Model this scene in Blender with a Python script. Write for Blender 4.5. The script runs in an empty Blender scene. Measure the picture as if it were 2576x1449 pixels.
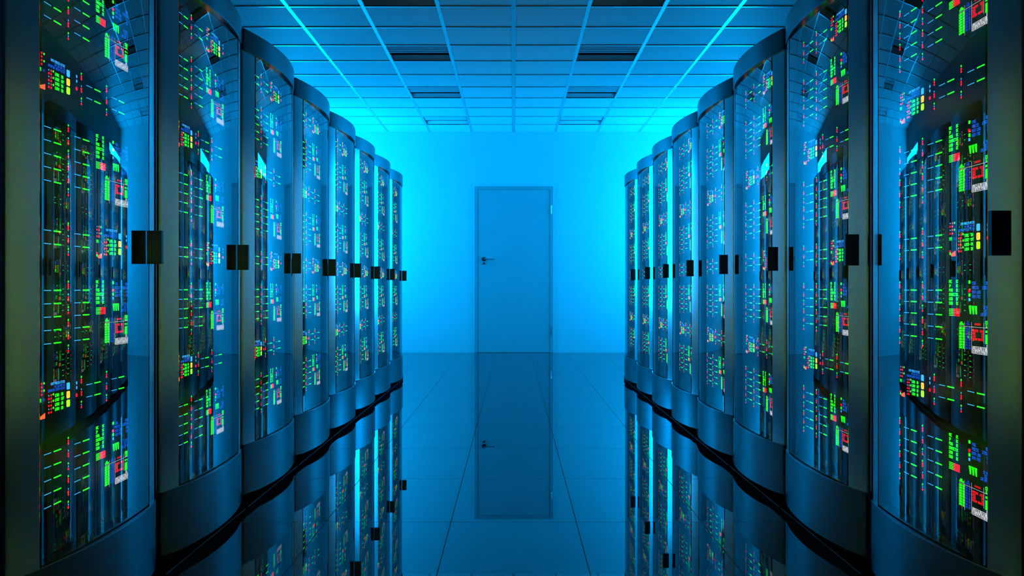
import bpy, bmesh, math, random
from mathutils import Vector, Matrix
random.seed(4)
S = bpy.context.scene
COL = S.collection
H = 0.9                      # eye height
F = 2000.0                   # focal length in pixels of the 2576 px frame
P = 0.000428 * F * H         # rack pitch
YW = F * H / 162.0           # far wall
ZC = H + 2.432 * H           # ceiling
XW = 5 * 0.651 * H           # side walls
YB = -2.0                    # wall behind the camera
TW = 0.651 * H               # ceiling tile width
TD = 0.5496 * H              # ceiling tile depth

# ------------------------------------------------------------ materials
def nodemat(name):
    m = bpy.data.materials.new(name); m.use_nodes = True
    nt = m.node_tree; nt.nodes.clear()
    out = nt.nodes.new('ShaderNodeOutputMaterial')
    return m, nt, out

def principled(name, col, rough=0.5, metal=0.0, ior=1.5, noise=0.0, nscale=8.0, bump=0.0):
    m, nt, out = nodemat(name)
    b = nt.nodes.new('ShaderNodeBsdfPrincipled')
    b.inputs['Base Color'].default_value = (*col, 1)
    b.inputs['Roughness'].default_value = rough
    b.inputs['Metallic'].default_value = metal
    b.inputs['IOR'].default_value = ior
    nt.links.new(b.outputs[0], out.inputs[0])
    if noise or bump:
        tc = nt.nodes.new('ShaderNodeTexCoord')
        n = nt.nodes.new('ShaderNodeTexNoise'); n.inputs['Scale'].default_value = nscale
        nt.links.new(tc.outputs['Object'], n.inputs['Vector'])
        if noise:
            r = nt.nodes.new('ShaderNodeMapRange')
            r.inputs['To Min'].default_value = max(0.0, rough - noise)
            r.inputs['To Max'].default_value = rough + noise
            nt.links.new(n.outputs['Fac'], r.inputs['Value'])
            nt.links.new(r.outputs[0], b.inputs['Roughness'])
        if bump:
            bp = nt.nodes.new('ShaderNodeBump'); bp.inputs['Strength'].default_value = bump
            bp.inputs['Distance'].default_value = 0.002
            nt.links.new(n.outputs['Fac'], bp.inputs['Height'])
            nt.links.new(bp.outputs[0], b.inputs['Normal'])
    return m

def emit(name, col, s, sample=True):
    m, nt, out = nodemat(name)
    e = nt.nodes.new('ShaderNodeEmission')
    e.inputs[0].default_value = (*col, 1); e.inputs[1].default_value = s
    nt.links.new(e.outputs[0], out.inputs[0])
    try:
        m.cycles.emission_sampling = 'AUTO' if sample else 'NONE'
    except Exception:
        pass
    return m

def mathn(nt, op, a, b=None):
    n = nt.nodes.new('ShaderNodeMath'); n.operation = op
    for i, v in enumerate((a, b)):
        if v is None: continue
        if hasattr(v, 'links') or hasattr(v, 'is_linked'): nt.links.new(v, n.inputs[i])
        else: n.inputs[i].default_value = v
    return n.outputs[0]

M = {}
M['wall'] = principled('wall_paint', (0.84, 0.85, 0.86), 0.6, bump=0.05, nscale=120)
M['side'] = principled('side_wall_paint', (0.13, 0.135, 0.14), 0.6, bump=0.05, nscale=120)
M['tile'] = None
M['grid'] = principled('ceiling_grid_metal', (0.62, 0.65, 0.67), 0.25, 0.6)
M['slab'] = principled('plenum_black', (0.01, 0.012, 0.015), 0.7)
M['slat'] = principled('louvre_enamel', (0.7, 0.74, 0.78), 0.3)
M['recess'] = principled('recess_black', (0.015, 0.02, 0.025), 0.12)
M['lip'] = principled('recess_lip_lightened', (0.85, 0.87, 0.9), 0.3)
M['door'] = principled('door_laminate', (0.53, 0.55, 0.57), 0.38, noise=0.04)
M['frame'] = principled('door_frame_paint', (0.46, 0.48, 0.50), 0.45, noise=0.04)
M['chrome'] = principled('brushed_steel', (0.75, 0.77, 0.8), 0.22, 1.0)
M['darksteel'] = principled('dark_steel', (0.10, 0.11, 0.12), 0.3, 0.9)
M['post'] = principled('post_aluminium', (0.74, 0.76, 0.78), 0.24, 1.0)
M['cap'] = principled('cap_graphite', (0.15, 0.17, 0.195), 0.25, 0.96)
M['body'] = principled('cabinet_graphite', (0.025, 0.03, 0.035), 0.35)
M['plinth'] = principled('plinth_black', (0.004, 0.0045, 0.005), 0.9, ior=1.02)
M['edge'] = principled('light_line_metal', (0.06, 0.065, 0.07), 0.5, 0.5)
M['panel'] = principled('display_black', (0.006, 0.008, 0.010), 0.35)
M['handle'] = principled('handle_anthracite', (0.06, 0.09, 0.125), 0.4, ior=1.4)
M['post_inner'] = principled('post_inner_dark', (0.012, 0.013, 0.015), 0.5)
# ceiling tiles: two perforated columns in the middle
m, nt, out = nodemat('ceiling_tile')
b = nt.nodes.new('ShaderNodeBsdfPrincipled'); b.inputs['Roughness'].default_value = 0.55
tc = nt.nodes.new('ShaderNodeTexCoord'); sx = nt.nodes.new('ShaderNodeSeparateXYZ')
nt.links.new(tc.outputs['Object'], sx.inputs[0])
cx = mathn(nt, 'SUBTRACT', mathn(nt, 'FRACT', mathn(nt, 'MULTIPLY', sx.outputs[0], 1 / 0.018)), 0.5)
cy = mathn(nt, 'SUBTRACT', mathn(nt, 'FRACT', mathn(nt, 'MULTIPLY', sx.outputs[1], 1 / 0.018)), 0.5)
r2 = mathn(nt, 'ADD', mathn(nt, 'MULTIPLY', cx, cx), mathn(nt, 'MULTIPLY', cy, cy))
hole = mathn(nt, 'LESS_THAN', r2, 0.035)
mid = mathn(nt, 'LESS_THAN', mathn(nt, 'ABSOLUTE', sx.outputs[0]), TW)
mask = mathn(nt, 'MULTIPLY', hole, mid)
mx = nt.nodes.new('ShaderNodeMixRGB')
nt.links.new(mask, mx.inputs[0])
mx.inputs[1].default_value = (0.80, 0.81, 0.82, 1); mx.inputs[2].default_value = (0.66, 0.68, 0.70, 1)
nt.links.new(mx.outputs[0], b.inputs['Base Color']); nt.links.new(b.outputs[0], out.inputs[0])
M['tile'] = m
# floor: polished dark slabs with fine joints
m, nt, out = nodemat('polished_floor')
b = nt.nodes.new('ShaderNodeBsdfPrincipled')
b.inputs['Base Color'].default_value = (0.022, 0.026, 0.03, 1)
b.inputs['Roughness'].default_value = 0.012; b.inputs['IOR'].default_value = 1.42
jo = nt.nodes.new('ShaderNodeBsdfDiffuse'); jo.inputs[0].default_value = (0.09, 0.10, 0.11, 1)
ms = nt.nodes.new('ShaderNodeMixShader')
tc = nt.nodes.new('ShaderNodeTexCoord'); sx = nt.nodes.new('ShaderNodeSeparateXYZ')
nt.links.new(tc.outputs['Object'], sx.inputs[0])
FX, FY = 0.536 * H, 0.7755 * H
def joint(sock, size, off, w):
    t = mathn(nt, 'MULTIPLY', mathn(nt, 'SUBTRACT', sock, off), 1 / size)
    d = mathn(nt, 'ABSOLUTE', mathn(nt, 'SUBTRACT', mathn(nt, 'FRACT', t), 0.5))
    return mathn(nt, 'GREATER_THAN', d, 0.5 - w / size / 2)
jx = joint(sx.outputs[0], FX, FX * 0.5, 0.0028)
jy = joint(sx.outputs[1], FY, F * H / 588.6, 0.0030)
nt.links.new(mathn(nt, 'MAXIMUM', jx, jy), ms.inputs[0])
nt.links.new(b.outputs[0], ms.inputs[1]); nt.links.new(jo.outputs[0], ms.inputs[2])
nt.links.new(ms.outputs[0], out.inputs[0])
M['floor'] = m
# reflective tinted glass: coated outer face, clear inner face
def glassmat(name, ior, tint):
    m, nt, out = nodemat(name)
    tr = nt.nodes.new('ShaderNodeBsdfTransparent'); tr.inputs[0].default_value = (*tint, 1)
    gl = nt.nodes.new('ShaderNodeBsdfGlossy'); gl.inputs['Roughness'].default_value = 0.0
    gl.inputs[0].default_value = (0.92, 0.95, 1, 1)
    fr = nt.nodes.new('ShaderNodeFresnel'); fr.inputs[0].default_value = ior
    ms = nt.nodes.new('ShaderNodeMixShader')
    nt.links.new(fr.outputs[0], ms.inputs[0]); nt.links.new(tr.outputs[0], ms.inputs[1])
    nt.links.new(gl.outputs[0], ms.inputs[2]); nt.links.new(ms.outputs[0], out.inputs[0])
    return m
M['glass'] = glassmat('coated_door_glass', 2.6, (0.95, 0.97, 1.0))
m, nt, out = nodemat('clear_inner_face')
tr = nt.nodes.new('ShaderNodeBsdfTransparent'); nt.links.new(tr.outputs[0], out.inputs[0])
M['clear'] = m
# lamps and displays
M['lamp'] = emit('cyan_lamp', (0.0, 0.38, 1.0), 19.0)
M['g'] = emit('led_green', (0.005, 1, 0.003), 11.0)
M['gt'] = emit('text_green', (0.012, 1, 0.005), 3.0, False)
M['r'] = emit('led_red', (1, 0.0012, 0.005), 9.0)
M['rt'] = emit('text_red', (1, 0.006, 0.012), 1.3, False)
M['c'] = emit('led_cyan', (0.04, 0.42, 1), 1.8)
M['b'] = emit('text_blue', (0.014, 0.16, 1), 1.05, False)
M['bd'] = emit('text_blue_dim', (0.02, 0.12, 1), 0.7, False)
M['w'] = emit('text_white', (1, 1, 1), 1.0, False)
M['wl'] = emit('line_white', (1, 1, 1), 0.65, False)
M['o'] = emit('led_orange', (1, 0.09, 0.02), 2.0)
M['a'] = emit('led_amber', (1, 0.33, 0.015), 3.5)
M['y'] = emit('led_lime', (0.12, 1, 0.0), 6.0)
M['m'] = emit('led_mix', (1, 0.45, 0.06), 1.0)

# ------------------------------------------------------------ mesh helpers
class MB:
    def __init__(self): self.bm = bmesh.new(); self.mats = []
    def mi(self, mat):
        if mat not in self.mats: self.mats.append(mat)
        return self.mats.index(mat)
    def poly(self, pts, mat):
        f = self.bm.faces.new([self.bm.verts.new(p) for p in pts]); f.material_index = self.mi(mat); return f
    def box(self, x0, x1, y0, y1, z0, z1, mat):
        v = [self.bm.verts.new((x, y, z)) for x in (x0, x1) for y in (y0, y1) for z in (z0, z1)]
        k = self.mi(mat)
        for q in ((0, 1, 3, 2), (4, 6, 7, 5), (0, 4, 5, 1), (2, 3, 7, 6), (0, 2, 6, 4), (1, 5, 7, 3)):
            self.bm.faces.new([v[i] for i in q]).material_index = k
    def prism(self, pts, z0, z1, mat, smooth=None, outer=None):
        """pts: closed outline in xy; smooth: set of side indices to shade smooth; outer: {index: mat}"""
        lo = [self.bm.verts.new((x, y, z0)) for x, y in pts]; hi = [self.bm.verts.new((x, y, z1)) for x, y in pts]
        n = len(pts); k = self.mi(mat)
        self.bm.faces.new(list(reversed(lo))).material_index = k
        self.bm.faces.new(hi).material_index = k
        for i in range(n):
            j = (i + 1) % n
            f = self.bm.faces.new((lo[i], lo[j], hi[j], hi[i]))
            f.material_index = self.mi(outer[i]) if outer and i in outer else k
            if smooth and i in smooth: f.smooth = True
    def cyl(self, c, axis, r, l, mat, n=24):
        """cylinder from c along axis (0/1/2) length l"""
        k = self.mi(mat); a = []; b_ = []
        for i in range(n):
            t = 2 * math.pi * i / n; u, w = r * math.cos(t), r * math.sin(t)
            p = [(0, u, w), (u, 0, w), (u, w, 0)][axis]
            q = [c[0] + p[0], c[1] + p[1], c[2] + p[2]]; a.append(self.bm.verts.new(q))
            q2 = list(q); q2[axis] += l; b_.append(self.bm.verts.new(q2))
        self.bm.faces.new(a).material_index = k; self.bm.faces.new(b_).material_index = k
        for i in range(n):
            j = (i + 1) % n
            f = self.bm.faces.new((a[i], a[j], b_[j], b_[i])); f.material_index = k; f.smooth = True
    def mesh(self, name, normals=True):
        if normals: bmesh.ops.recalc_face_normals(self.bm, faces=self.bm.faces[:])
        for ed in self.bm.edges:
            fs = ed.link_faces
            if len(fs) != 2 or not (fs[0].smooth and fs[1].smooth) or fs[0].normal.angle(fs[1].normal, 0) > 0.7: ed.smooth = False
        me = bpy.data.meshes.new(name); self.bm.to_mesh(me); self.bm.free()
        for mt in self.mats: me.materials.append(mt)
        return me
def link(name, me, parent=None, loc=(0, 0, 0)):
    o = bpy.data.objects.new(name, me); COL.objects.link(o); o.location = loc
    if parent: o.parent = parent
    return o
def bevel(o, w, seg=2, ang=40):
    md = o.modifiers.new('bevel', 'BEVEL'); md.width = w; md.segments = seg; md.limit_method = 'ANGLE'
    md.angle_limit = math.radians(ang); md.harden_normals = False
def structure(o, label=None, cat=None):
    o['kind'] = 'structure'
    if label: o['label'] = label
    if cat: o['category'] = cat
def tag(o, label, cat, group=None):
    o['label'] = label; o['category'] = cat
    if group: o['group'] = group

# ------------------------------------------------------------ setting
T = 0.2
def boxobj(name, *a, mat):
    k = MB(); k.box(*a, mat); return link(name, k.mesh(name))
structure(boxobj('floor', -XW - T, XW + T, YB - T, YW + T, -T, 0, mat=M['floor']), 'mirror-polished dark blue floor with fine slab joints', 'floor')
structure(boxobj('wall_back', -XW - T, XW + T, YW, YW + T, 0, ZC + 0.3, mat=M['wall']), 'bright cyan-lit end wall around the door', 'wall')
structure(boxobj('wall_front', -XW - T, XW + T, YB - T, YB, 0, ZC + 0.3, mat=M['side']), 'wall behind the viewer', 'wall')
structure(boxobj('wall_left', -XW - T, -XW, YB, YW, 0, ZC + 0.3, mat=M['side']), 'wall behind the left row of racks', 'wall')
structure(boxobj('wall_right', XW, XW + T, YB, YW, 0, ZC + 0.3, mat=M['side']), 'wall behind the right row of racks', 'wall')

# ceiling tiles, with openings for the vents
NR = int((YW - YB) / TD) + 1
vent_cells = [(c, j) for j in (10, 7, 4, 1) for c in (-2, 1)]   # column index (tile c spans c..c+1), row from wall
k = MB()
for c in range(-5, 5):
    for j in range(NR):
        if (c, j) in vent_cells: continue
        y1 = YW - j * TD; y0 = max(y1 - TD, YB)
        k.box(c * TW + 0.002, (c + 1) * TW - 0.002, y0 + 0.001, y1 - 0.001, ZC, ZC + 0.015, M['tile'])
k.box(-XW - T, XW + T, YB - T, YW + T, ZC + 0.3, ZC + 0.4, M['slab'])
structure(link('ceiling', k.mesh('ceiling')), 'suspended ceiling of pale tiles, blue-lit, perforated in the middle', 'ceiling')
k = MB()
for c in range(-5, 6):
    w = 0.021 if c == 0 else 0.015
    k.box(max(c * TW - w, -XW), min(c * TW + w, XW), YB, YW, ZC - 0.0025, ZC + 0.03, M['grid'])
structure(link('trim_1', k.mesh('trim_1')), 'long metal runners of the ceiling grid', 'ceiling grid')
k = MB()
for j in range(1, NR):
    y = YW - j * TD
    for c in range(-5, 5):
        k.box(c * TW + 0.0151, (c + 1) * TW - 0.0151, y - 0.004, y + 0.013, ZC - 0.0069, ZC + 0.02, M['grid'])
structure(link('trim_2', k.mesh('trim_2')), 'cross bars of the ceiling grid', 'ceiling grid')

# door
def wx(px): return (px - 1292) * YW / F
def wz(py): return H + (725 - py) * YW / F
door = bpy.data.objects.new('door_1', None); COL.objects.link(door)
door.location = (wx(1292.5), YW, 0); structure(door, 'tall plain grey door in the end wall with a lever handle', 'door')
dx0, dx1, dz1 = wx(1193.5) - door.location.x, wx(1391.5) - door.location.x, wz(469)
fw = 0.045
k = MB()
k.prism([(dx0, 0), (dx0, -0.014), (dx0 + fw, -0.014), (dx0 + fw, 0)], 0, dz1, M['frame'])
k.prism([(dx1 - fw, 0), (dx1 - fw, -0.014), (dx1, -0.014), (dx1, 0)], 0, dz1, M['frame'])
k.box(dx0 + fw, dx1 - fw, -0.014, 0, dz1 - fw, dz1, M['frame'])
bevel(link('door_frame', k.mesh('door_frame'), door), 0.002)
k = MB(); k.box(dx0 + fw + 0.003, dx1 - fw - 0.003, -0.008, -0.001, 0.004, dz1 - fw - 0.003, M['door'])
leaf = link('door_leaf', k.mesh('door_leaf'), door)
hx, hz = wx(1217.5) - door.location.x, wz(652)
k = MB(); k.cyl((hx, -0.020, hz), 1, 0.030, 0.012, M['darksteel'], 32)
rose = link('door_handle', k.mesh('door_handle'), door)
k = MB(); k.cyl((hx, -0.075, hz), 1, 0.0095, 0.057, M['chrome'], 20)
k.cyl((hx - 0.004, -0.068, hz), 0, 0.0095, 0.149, M['chrome'], 20)
k.cyl((hx + 0.138, -0.070, hz), 1, 0.0090, 0.035, M['chrome'], 20)
link('lever', k.mesh('lever'), rose)
k = MB(); k.cyl((hx, -0.016, wz(662.8)), 1, 0.015, 0.009, M['darksteel'], 24); k.box(hx - 0.002, hx + 0.002, -0.0165, -0.0155, wz(662.8) - 0.008, wz(662.8) + 0.006, M['plinth'])
link('keyhole_plate', k.mesh('keyhole_plate'), door)
for y0, y1 in ((517, 538.5), (821.5, 844)):
    k = MB(); x = wx(1387) - door.location.x
    k.cyl((x, -0.018, wz(y1)), 2, 0.0085, wz(y0) - wz(y1), M['chrome'], 16)
    k.cyl((x, -0.018, wz(y1) - 0.004), 2, 0.0055, wz(y0) - wz(y1) + 0.008, M['darksteel'], 12)
    link('hinge', k.mesh('hinge'), door)

# ------------------------------------------------------------ ceiling vents
def vent_meshes():
    w, d = TW / 2 - 0.016, TD / 2
    k = MB()     # housing: open box above the opening
    z0, z1 = 0.001, 0.16
    k.box(-w, -w + 0.003, -d + 0.016, d - 0.005, z0, z1, M['recess'])
    k.box(w - 0.003, w, -d + 0.016, d - 0.005, z0, z1, M['recess'])
    k.box(-w + 0.003, w - 0.003, -d + 0.016, -d + 0.019, z0, z1, M['recess'])
    k.box(-w + 0.003, w - 0.003, d - 0.008, d - 0.005, z0, z1, M['recess'])
    k.box(-w + 0.003, w - 0.003, -d + 0.019, d - 0.008, z1 - 0.003, z1, M['recess'])
    hous = k.mesh('vent_housing')
    k = MB(); kl = k.mi(M['lip'])     # lip along the far edge, whitened and tilted to catch more light
    sec = [(d - 0.009, 0.002), (d - 0.065, 0.034), (d - 0.065, 0.038), (d - 0.009, 0.046)]
    A = [k.bm.verts.new((-w + 0.004, y, z)) for y, z in sec]; B = [k.bm.verts.new((w - 0.004, y, z)) for y, z in sec]
    k.bm.faces.new(A).material_index = kl; k.bm.faces.new(B).material_index = kl
    for q in range(4): k.bm.faces.new((A[q], A[(q + 1) % 4], B[(q + 1) % 4], B[q])).material_index = kl
    lip = k.mesh('vent_lip')
    k = MB(); a0 = w - 0.006
    # one louvre blade: near edge raised, far edge low, folded lip at the far edge
    pr = [(-0.036, 0.028), (-0.036, 0.025), (0.030, 0.002), (0.038, 0.002), (0.038, 0.012), (0.035, 0.012), (0.035, 0.005), (0.031, 0.005)]
    bm = k.bm; ki = k.mi(M['slat'])
    L = [bm.verts.new((-a0, y, z)) for y, z in pr]; R = [bm.verts.new((a0, y, z)) for y, z in pr]
    bm.faces.new(L).material_index = ki; bm.faces.new(R).material_index = ki
    for i in range(len(pr)):
        j = (i + 1) % len(pr); bm.faces.new((L[i], L[j], R[j], R[i])).material_index = ki
    return hous, lip, k.mesh('louvre_blade')
VH, VL, VB = vent_meshes()
vent_where = {10: 'nearest, cut by top photo edge', 7: 'second nearest the camera', 4: 'third from the camera', 1: 'nearest the end wall'}
for c, j in vent_cells:
    o = bpy.data.objects.new('ceiling_vent', None); COL.objects.link(o)
    o.location = ((c + 0.5) * TW, YW - (j + 0.5) * TD, ZC)
    tag(o, f"louvred dark ceiling vent {'left' if c < 0 else 'right'} of the middle, {vent_where[j]}", 'ceiling vent', 'louvred vents in the ceiling')
    link('housing', VH, o); link('lip', VL, o)
    for q in range(3): link('louvre', VB, o, (0, -TD / 2 + 0.058 + q * 0.075, 0))

# ------------------------------------------------------------ wall lamps behind the far ends of the rows
LY0, LY1, LZ0, LZ1 = 9.6, YW - 0.06, 0.7, 2.68
for sgn, side in ((-1, 'left'), (1, 'right')):
    o = bpy.data.objects.new('wall_light', None); COL.objects.link(o)
    o.location = (sgn * XW, (LY0 + LY1) / 2, (LZ0 + LZ1) / 2)
    tag(o, f'large glowing cyan light panel on the {side} wall behind the far racks', 'light', 'cyan light panels on the side walls')
    hy, hz_ = (LY1 - LY0) / 2, (LZ1 - LZ0) / 2
    s = -sgn
    k = MB()
    def bx(a, b_, y0, y1, z0, z1, mt): k.box(min(s * a, s * b_), max(s * a, s * b_), y0, y1, z0, z1, mt)
    for y0, y1, z0, z1 in ((-hy - .03, -hy, -hz_ - .03, hz_ + .03), (hy, hy + .03, -hz_ - .03, hz_ + .03), (-hy, hy, -hz_ - .03, -hz_), (-hy, hy, hz_, hz_ + .03)):
        bx(0.0, 0.035, y0, y1, z0, z1, M['cap'])
    link('frame', k.mesh('frame'), o)
    k = MB(); bx(0.002, 0.028, -hy + .001, hy - .001, -hz_ + .001, hz_ - .001, M['lamp'])
    link('diffuser', k.mesh('diffuser'), o)

# ------------------------------------------------------------ display lettering
G = {'A': '00042420 0222', 'B': '0004142322 0222 22 222000', 'C': '24040020', 'D': '00041423211000', 'E': '24040020 0212', 'F': '000424 0212',
 'G': '240400202212', 'H': '0004 2024 0222', 'I': '1014 0424 0020', 'K': '0004 24022 20', 'L': '040020', 'M': '000413242 20', 'N': '00042024',
 'O': '0004242000', 'P': '0004242202', 'R': '0004242202 1220', 'S': '240402222000', 'T': '0424 1410', 'U': '04002024', 'V': '041024', 'W': '0400122024',
 'X': '0024 0420', 'Y': '0412 2410', '0': '0004242000', '1': '031410 0020', '2': '042422020020', '3': '04242000 0222', '4': '040222 2420', '5': '240402222000',
 '6': '240400202202', '7': '042410', '8': '0004242000 0222', '9': '220204242000', '%': '0024 0403 2120', '.': '1011', '-': '0222', ':': '1112 1314'}
G['K'] = '0004 240222 0220'.replace('240222', '2402'); G['K'] = '0004 2402 0220'
G['M'] = '0004132420'; G['B'] = '0004142312 0222212000'; G['B'] = '0004241202 1222202000'.replace('2022', '22'); G['B'] = '0004142322 0222 22200000'
del_bad = {'B': '00042420 00 0222'}
G['B'] = '0004242000 0222'
YL = 0.0085     # plane of the lettering (local y), just in front of the black panel
def pt(s, e, dy=0.0): return (s * P, YL - dy, e * H)
def quad(k, s0, s1, e0, e1, mat, dy=0.0):
    k.poly([pt(s0, e0, dy), pt(s1, e0, dy), pt(s1, e1, dy), pt(s0, e1, dy)], mat)
def seg(k, x0, z0, x1, z1, w, mat, dy=0.0):
    dx, dz = x1 - x0, z1 - z0; l = math.hypot(dx, dz)
    if l < 1e-9: return
    ux, uz = dx / l * w / 2, dz / l * w / 2
    y = YL - dy
    k.poly([(x0 - ux + uz, y, z0 - uz - ux), (x1 + ux + uz, y, z1 + uz - ux), (x1 + ux - uz, y, z1 + uz + ux), (x0 - ux - uz, y, z0 - uz + ux)], mat)
def text(k, t, s, e, adv, h, mat, w=0.0011, right=False):
    """s: left (or right) edge in pitches, e: centre height in eye heights, adv in pitches, h in eye heights"""
    if right: s = s - adv * len(t) + adv * 0.22
    for i, ch in enumerate(t):
        if ch not in G: continue
        X0 = (s + i * adv) * P; sxx = adv * P * 0.74 / 2; Z0 = (e - h / 2) * H; sz = h * H / 4
        for st in G[ch].split():
            q = [(int(st[a]), int(st[a + 1])) for a in range(0, len(st) - 1, 2)]
            for a, b_ in zip(q, q[1:]):
                seg(k, X0 + a[0] * sxx, Z0 + a[1] * sz, X0 + b_[0] * sxx, Z0 + b_[1] * sz, w, mat)
def dot(k, s, e, r, mat, sq=1.0, n=10, zs=1.0):
    c = pt(s, e)
    k.poly([(c[0] + r * sq * math.cos(2 * math.pi * i / n), c[1], c[2] + r * zs * math.sin(2 * math.pi * i / n)) for i in range(n)], mat)
def rrect(k, s0, s1, e0, e1, r, mat, dy=0.0):
    x0, x1, z0, z1 = s0 * P, s1 * P, e0 * H, e1 * H; pts = []
    for cx_, cz_, a0 in ((x1 - r, z1 - r, 0), (x0 + r, z1 - r, 90), (x0 + r, z0 + r, 180), (x1 - r, z0 + r, 270)):
        for a in (0, 30, 60, 90):
            t = math.radians(a0 + a); pts.append((cx_ + r * math.cos(t), YL - dy, cz_ + r * math.sin(t)))
    k.poly(pts, mat)

def plate(k, s0, s1, e0, e1):      # black carrier plate of a display module
    k.box(s0 * P, s1 * P, YL + 0.0003, YL + 0.0009, e0 * H, e1 * H, M['panel'])

def readout():          # LAN status block; s as in the right-hand position, e relative to the top of the blue key
    k = MB(); E0 = 0.174
    e = lambda v: v - E0
    for col, (ss, cols) in enumerate(((.0646, 'crcr'), (.0777, 'rrrr'), (.0904, 'g.g.'))):
        for i, ch in enumerate(cols):
            if ch != '.': dot(k, ss, e((.1858, .1764, .1664, .1563)[i]), 0.0020 if ch == 'c' else 0.0025, M[ch], 0.95)
    for q in range(3):
        for i in range(6):
            quad(k, .058 + q * .0062 + i * .0004, .0628 + q * .0062, e(.146 - i * .0017), e(.1451 - i * .0017), M['gt'])
    text(k, '123', .083, e(.1415), .0042, .0055, M['bd'], .0008)
    dot(k, .064, e(.105), .003, M['r']); dot(k, .064, e(.0986), .003, M['g'])
    k.poly([pt(.070, e(.0911)), pt(.0963, e(.0911)), pt(.0963, e(.1067)), pt(.070, e(.0985))], M['o'])
    for col, (ss, cols) in enumerate(((.1161, 'crcrcr'), (.1286, 'rrrrrr'), (.1406, 'g.g.g.'))):
        for i, ch in enumerate(cols):
            if ch != '.': dot(k, ss, e((.1497, .1407, .1319, .122, .1128, .1035)[i] + (.0012 if ch == 'g' else 0)), 0.0020 if ch == 'c' else 0.0025, M[ch], 0.95)
    for i, t in enumerate(('ON', 'OFF', 'ON', 'ON')):
        z = e((.1464, .1338, .1211, .1082)[i])
        text(k, 'LAN%d' % (i + 1), .1509, z, .0059, .0074, M['gt'], .0011); text(k, t, .1855, z, .0057, .0074, M['gt'], .0011)
    text(k, 'DATA PROCESS ACTIVE', .206, e(.1798), .0042, .0060, M['c'], .0008, True)
    text(k, '192 168 002 123', .206, e(.1709), .0040, .0056, M['b'], .0008, True)
    text(k, 'OPERATION 38C5K4 ACTIVE', .206, e(.1620), .0041, .0060, M['b'], .0008, True)
    rrect(k, .2156, .2351, e(.155), e(.1743), .0032, M['c'])
    rrect(k, .2156, .2351, e(.1304), e(.1500), .0032, M['a'])
    for q in range(5): quad(k, .2205, .2300, e(.1348 + q * .0026), e(.1354 + q * .0026), M['rt'], .0004)
    quad(k, .2205, .2212, e(.1348), e(.1458), M['rt'], .0004)
    rrect(k, .2156, .2351, e(.1063), e(.1257), .0032, M['y'])
    dot(k, .276, e(.168), .0032, M['c'], 0.9, zs=1.35); dot(k, .276, e(.1545), .0032, M['c'], 0.9, zs=1.35)
    dot(k, .276, e(.133), .0040, M['r'], 0.9, zs=1.2)
    plate(k, .055, .284, -.080, .0165)
    return k.mesh('status_readout', False)

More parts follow.
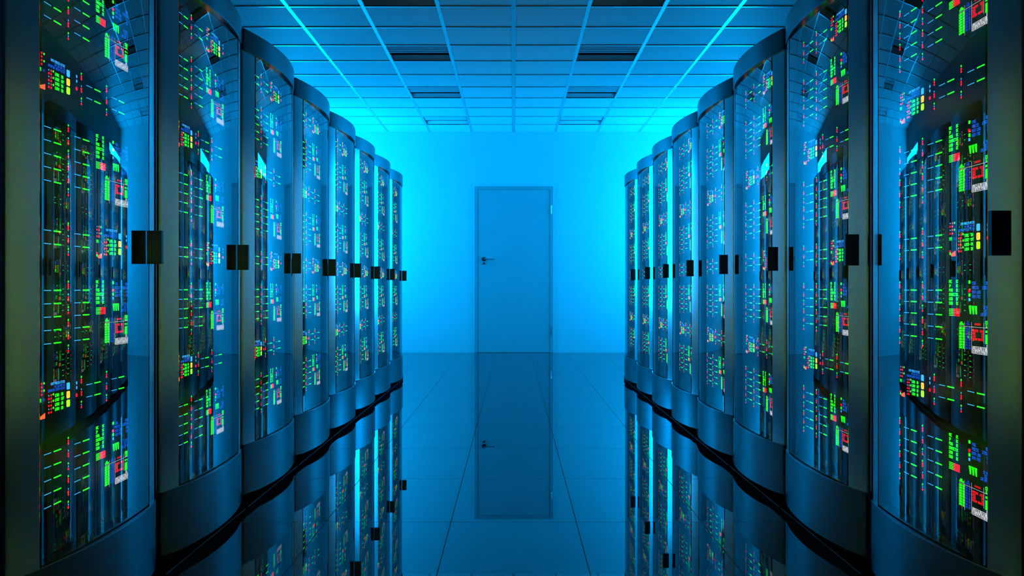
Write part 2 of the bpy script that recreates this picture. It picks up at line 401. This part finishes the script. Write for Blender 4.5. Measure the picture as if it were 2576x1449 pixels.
def table():            # process list and table; e relative to the white rule (.334)
    k = MB(); E0 = 0.334
    e = lambda v: v - E0
    for i, t in enumerate(('MAC', 'IP', 'PING', 'CONNECT', 'LOAD', 'SIGN')):
        z = e(.4592 - i * .0124)
        text(k, t, .0578, z, .0058, .0076, M['gt'], .0012); text(k, 'OK', .1006, z, .0062, .0076, M['gt'], .0012)
    for i in range(5):
        z = .3815 - i * .0045
        quad(k, .0578, .080, e(z - .0022), e(z), M['gt']); quad(k, .080, .0905, e(z - .0022), e(z), M['m']); quad(k, .0905, .1215, e(z - .0022), e(z), M['r'])
    for z, c in ((.457, 'g'), (.4333, 'r'), (.4213, 'g'), (.4088, 'c')): quad(k, .172, .1815, e(z - .004), e(z + .004), M[c])
    for i, (t, u) in enumerate((('PING', '8005'), ('PROCESS', '12555365'), ('DATA LOAD', '60%'), ('DATA FREE', '59%'))):
        z = e(.4535 - i * .0121)
        text(k, t, .1916, z, .0053, .0076, M['b'], .0010); text(k, u, .287, z, .0053, .0076, M['b'], .0010, True)
    for q in range(3):
        for i in range(9):
            quad(k, .173 + q * .0160 + i * .00075, .187 + q * .0160, e(.3915 - i * .0026), e(.3900 - i * .0026), M['gt'])
    for t, z in (('12 VOLT', .389), ('1217 W', .3795), ('128 337 12', .3695)): text(k, t, .287, e(z), .0050, .0072, M['b'], .0010, True)
    lw = .0011
    quad(k, .118, .287, -lw / 2, lw / 2, M['wl'])
    for s_, a, b_ in ((.150, .347, .263), (.189, .3474, .2628), (.2552, .3478, .2927)): quad(k, s_ - .0007, s_ + .0007, e(b_), e(a), M['wl'], .0002)
    text(k, 'LAN', .1250, e(.3445), .0042, .0035, M['gt'], .0009); text(k, 'STATUS', .1205, e(.3392), .0042, .0040, M['gt'], .0009)
    text(k, 'CPU', .1620, e(.3460), .0046, .0042, M['bd'], .0009); text(k, 'CORES', .1575, e(.3400), .0046, .0042, M['bd'], .0009)
    text(k, 'SYSTEM', .206, e(.3420), .0055, .0042, M['rt'], .0010)
    for i in range(8):
        z = e(.3285 - i * .0077)
        text(k, 'LAN', .1185, z, .0052, .0046, M['gt'], .0013); text(k, '0%d' % (8 - i), .1385, z, .0052, .0046, M['gt'], .0013)
        text(k, 'CPU', .1545, z, .0046, .0044, M['bd'], .0012); text(k, '%d%d' % (1 + i % 3, (i * 7) % 10), .1738, z, .0046, .0044, M['bd'], .0012)
    for i, (t, u) in enumerate((('PROCESS', '1000'), ('DISK', '60'), ('LOAD', '51'), ('MEMORY 8', '123456'))):
        z = e(.3245 - i * .0077)
        text(k, t, .1935, z, .0045, .0050, M['rt'], .0013); text(k, u, .2515, z, .0045, .0050, M['rt'], .0013, True)
    text(k, '08', .2650, e(.3480), .0105, .0075, M['gt'], .0016)
    text(k, '12', .2655, e(.3385), .0100, .0050, M['gt'], .0012)
    text(k, '10 1', .2640, e(.3245), .0055, .0044, M['gt'], .0012)
    for i in range(7): text(k, '%d' % (1000 + 317 * i % 8999), .2640, e(.3150 - i * .0036), .0048, .0026, M['gt'], .0009)
    text(k, 'OK', .2700, e(.2865), .0060, .0046, M['w'], .0012)
    g0, g1, h0, h1 = .1935, .287, .2625, .2815
    for i in range(12):
        x = g0 + (g1 - g0) * i / 11; quad(k, x - .0006, x + .0006, e(h0), e(h1), M['w'])
    for i in range(6):
        z = h0 + (h1 - h0) * i / 5; quad(k, g0, g1, e(z - .00055), e(z + .00055), M['w'], .0002)
    wave = [(0, .1), (.6, .85), (1.4, .9), (2, .1), (2.6, .6), (3.3, .25), (4, .75), (4.6, .35), (5.4, .95), (6.2, .2), (7, .55), (7.8, .1), (8.8, .9), (9.6, .3), (11, .7)]
    for a, b_ in zip(wave, wave[1:]):
        f = lambda q: ((g0 + (g1 - g0) * q[0] / 11) * P, e(h0 + (h1 - h0) * q[1]) * H)
        seg(k, *f(a), *f(b_), .0014, M['w'], .0004)
    plate(k, .054, .2895, -.0735, .1315)
    return k.mesh('process_table', False)

def bars(n):
    k = MB()
    for i in range(n):
        z = -.036 * i
        quad(k, 0, .039, z - .0009, z + .0009, M['c']); quad(k, .0534, .094, z - .0013, z + .0013, M['g'])
    plate(k, -.003, .097, -.036 * (n - 1) - .008, .008)
    return k.mesh('indicator_bars', False)
def leds(n):
    k = MB(); pat = ('grr', 'crr', 'gcr')
    for i in range(n):
        for j, c in enumerate(pat[i % 3]):
            z = -.036 * i - (.0, .0083, .0158)[j]
            if c == 'r': rrect(k, -.0032, .0032, z - .0030, z + .0030, .0020, M['r'])
            else: rrect(k, -.0022, .0022, z - .0024, z + .0024, .0007, M[c])
    plate(k, -.0065, .0065, -.036 * (n - 1) - .0225, .0065)
    return k.mesh('led_column', False)
ME = {'readout': readout(), 'table': table(), 'bars5': bars(5), 'bars2': bars(2), 'led6': leds(6), 'led3': leds(3)}

# ------------------------------------------------------------ the server rack (local: x right, y inward, front at y<0)
Y0 = 1.245 * H
U0 = 0.047
def front(u, off=0.0): return (1.18 + 0.27 * (u - U0) ** 2) * H - Y0 + off
HWU = 0.455
HW2 = .0065
GU = 0.348
ZT, ZCAP, ZSK, ZBT = 2.2015 * H, 1.995 * H + 0.11 * H - 0.005 * H, 0.277 * H, 0.041 * H
ZCAP = H + 1.10 * H
def garc(u0, u1, n, off): return [((u0 + (u1 - u0) * i / n) * P, (1.190 + 0.16 * (u0 + (u1 - u0) * i / n - U0) ** 2) * H - Y0 + off) for i in range(n + 1)]
def arc(u0, u1, n, off): return [((u0 + (u1 - u0) * i / n) * P, front(u0 + (u1 - u0) * i / n, off)) for i in range(n + 1)]
def outline(u0, u1, n, off, yback, r0=0.0, r1=0.0):
    """front arc from u0 to u1 with rounded outer corners, closed straight at the back"""
    def end(u, sg, r):
        if r <= 0: return u, []
        ue = u
        for _ in range(6):
            ph = math.atan(0.54 * (ue - U0) * H / P) * sg
            ue = u - sg * (r - r * math.sin(ph)) / P
        x, y = ue * P, front(ue, off)
        cx_, cy_ = x - sg * r * math.sin(ph), y + r * math.cos(ph)
        return ue, [(cx_ + sg * r * math.sin(ph + (math.pi / 2 - ph) * q / 6), cy_ - r * math.cos(ph + (math.pi / 2 - ph) * q / 6)) for q in range(1, 7)]
    a0, c0 = end(u0, -1, r0); a1, c1 = end(u1, 1, r1)
    return list(reversed(c0)) + arc(a0, a1, n, off) + c1 + [(u1 * P, yback), (u0 * P, yback)]
def solid(u0, u1, n, off, yback, z0, z1, mat, r0=0.0, r1=0.0, inner=None):
    pts = outline(u0, u1, n, off, yback, r0, r1); m = len(pts); k = MB()
    dark = {'l': {m - 1: M['post_inner']}, 'r': {m - 3: M['post_inner']}}.get(inner)  # inner post faces coloured dark so the display glow does not show there
    k.prism(pts, z0, z1, mat, smooth=set(range(m - 3)), outer=dark)
    return k
YBK = 0.016
RC = 0.016
def rack_meshes(u0):
    global U0
    U0 = u0; RM = {}
    GL, GR = (-.331, .362) if u0 > 0 else (-.362, .331)
    RM['cap'] = solid(-HWU, HWU, 36, 0.0, YBK, ZCAP, ZT, M['cap'], RC, RC).mesh('cap')
    RM['skirt'] = solid(-HWU, HWU, 36, 0.0, YBK, ZBT, ZSK, M['cap'], RC, RC).mesh('skirt')
    RM['post_l'] = solid(-HWU, GL, 10, 0.006, YBK, ZSK + .0005, ZCAP - .0005, M['post'], RC, 0.0, 'r').mesh('side_post')
    RM['post_r'] = solid(GR, HWU, 10, 0.006, YBK, ZSK + .0005, ZCAP - .0005, M['post'], 0.0, RC, 'l').mesh('side_post')
    k = MB(); n = 40; g = .0022
    a = garc(GL + g, GR - g, n, 0.008); b_ = garc(GR - g, GL + g, n, 0.013)
    k.prism(a + b_, ZSK + .003, ZCAP - .003, M['clear'], smooth=set(range(n)) | set(range(n + 1, 2 * n + 1)), outer={i: M['glass'] for i in range(n)})
    RM['glass'] = k.mesh('glass_door')
    k = MB(); k.box(-HWU * P + .004, HWU * P - .004, YBK + .0005, 0.77, ZBT, ZT - .002, M['body']); RM['body'] = k.mesh('cabinet')
    k = MB(); yp = (1.215 - 1.245) * H
    k.box(-P / 2 + .012, P / 2 - .012, yp, 0.72, 0, ZBT - .0005, M['plinth'])
    k.box(-P / 2 + .012, P / 2 - .012, yp - .001, yp, 0.0005, 0.0025, M['edge']); RM['plinth'] = k.mesh('plinth')  # paler strip stands in for the light caught along the floor gap
    k = MB(); k.box(GL * P + .001, GR * P - .001, 0.0095, YBK, ZSK + .001, ZCAP - .001, M['panel']); RM['panel'] = k.mesh('display_panel')
    # door handle: grip with a base strip and a fine groove, standing out of the door
    k = MB(); hw = HW2
    ya, yb, yc = (1.160 - 1.245) * H, (1.1935 - 1.245) * H, (1.207 - 1.245) * H
    hz0, hz1 = H + .0800 * H, H + .1897 * H
    k.box(-hw, hw, ya, yb - .0012, hz0, hz1, M['handle'])
    k.box(-hw + .001, hw - .001, yb - .0012, yb, hz0 + .003, hz1 - .003, M['edge'])
    k.box(-hw, hw, yb, yc + .001, hz0, hz1, M['handle'])
    RM['handle'] = k.mesh('handle')

    return RM
SETS = {-1: rack_meshes(0.047), 1: rack_meshes(-0.047)}

def make_rack(RM):
    r = bpy.data.objects.new('server_rack', None); COL.objects.link(r)
    link('cabinet', RM['body'], r); link('plinth', RM['plinth'], r)
    for nm in ('cap', 'skirt'): bevel(link(nm, RM[nm], r), .0025, 2, 50)
    link('side_post', RM['post_l'], r); link('side_post', RM['post_r'], r)
    link('glass_door', RM['glass'], r); link('handle', RM['handle'], r)
    p = link('display_panel', RM['panel'], r)
    for i, t0 in enumerate((.774, .334, -.106, -.546)):
        link('process_table', ME['table'], p, (0, 0, H + t0 * H))
        for s_ in (-.252, -.081): link('indicator_bars', ME['bars5'], p, (s_ * P, 0, H + (t0 + .100) * H))
        for s_ in (-.2830, -.1163): link('led_column', ME['led6'], p, (s_ * P, 0, H + (t0 + .1245) * H))
    for l0, B in ((1.054, True), (.614, False), (.174, True), (-.266, False)):
        link('status_readout', ME['readout'], p, ((0 if B else -.342) * P, 0, H + l0 * H))
        d = 0 if B else .246
        for s_ in (-.252, -.081): link('indicator_bars', ME['bars2'], p, ((s_ + d) * P, 0, H + (l0 - .018) * H))
        for s_ in (-.2830, -.1163): link('led_column', ME['led3'], p, ((s_ + d) * P, 0, H + (l0 + .0085) * H))
    return r
def copy_tree(o, parent=None):
    c = o.copy(); COL.objects.link(c)
    if parent: c.parent = parent
    for ch in list(o.children): copy_tree(ch, c)
    return c
ordinal = ['nearest the camera', 'second', 'third', 'fourth', 'fifth', 'sixth', 'seventh', 'farthest back, beside the end wall']
for sgn, side in ((-1, 'left'), (1, 'right')):
    proto = make_rack(SETS[sgn])
    for i in range(8):
        r = proto if i == 0 else copy_tree(proto)
        r.location = (sgn * Y0, (i + 2.733) * P, 0)
        r.rotation_euler = (0, 0, -sgn * math.pi / 2)
        if i == 0: lab = f'curved glass-fronted server rack in the {side} row, nearest, cut by photo edge'
        elif i == 7: lab = f'curved glass-fronted server rack in the {side} row, {"farthest back"}'
        else: lab = f'curved glass-fronted server rack in the {side} row, {ordinal[i]} from the camera'
        tag(r, lab, 'server rack', f'server racks in the {side} row')
        for ch in r.children:
            if ch.name.startswith('handle'):
                ch.location.x = (.327 * P + HW2) if sgn < 0 else (.463 * P - HW2)
                ch.location.y = 0.0 if sgn < 0 else 0.0075

# ------------------------------------------------------------ camera, world, view
cam = bpy.data.cameras.new('camera'); co = bpy.data.objects.new('camera', cam); COL.objects.link(co)
co.location = (0, 0, H); co.rotation_euler = (math.pi / 2, 0, 0)
cam.sensor_width = 36; cam.lens = F * 36 / 2576; cam.clip_start = 0.02
cam.shift_x = -4 / 2576; cam.shift_y = 0.5 / 2576
S.camera = co
w = bpy.data.worlds.new('world'); S.world = w; w.use_nodes = True
w.node_tree.nodes['Background'].inputs[0].default_value = (0, 0, 0, 1)
S.view_settings.view_transform = 'Standard'; S.view_settings.look = 'None'
S.view_settings.exposure = 0.0; S.view_settings.gamma = 1.0; S.view_settings.use_curve_mapping = False
S.cycles.max_bounces = 12; S.cycles.transparent_max_bounces = 24; S.cycles.glossy_bounces = 8; S.cycles.diffuse_bounces = 5
S.cycles.sample_clamp_indirect = 4.0; S.cycles.blur_glossy = 0.5; S.cycles.caustics_reflective = True
S.cycles.use_denoising = True
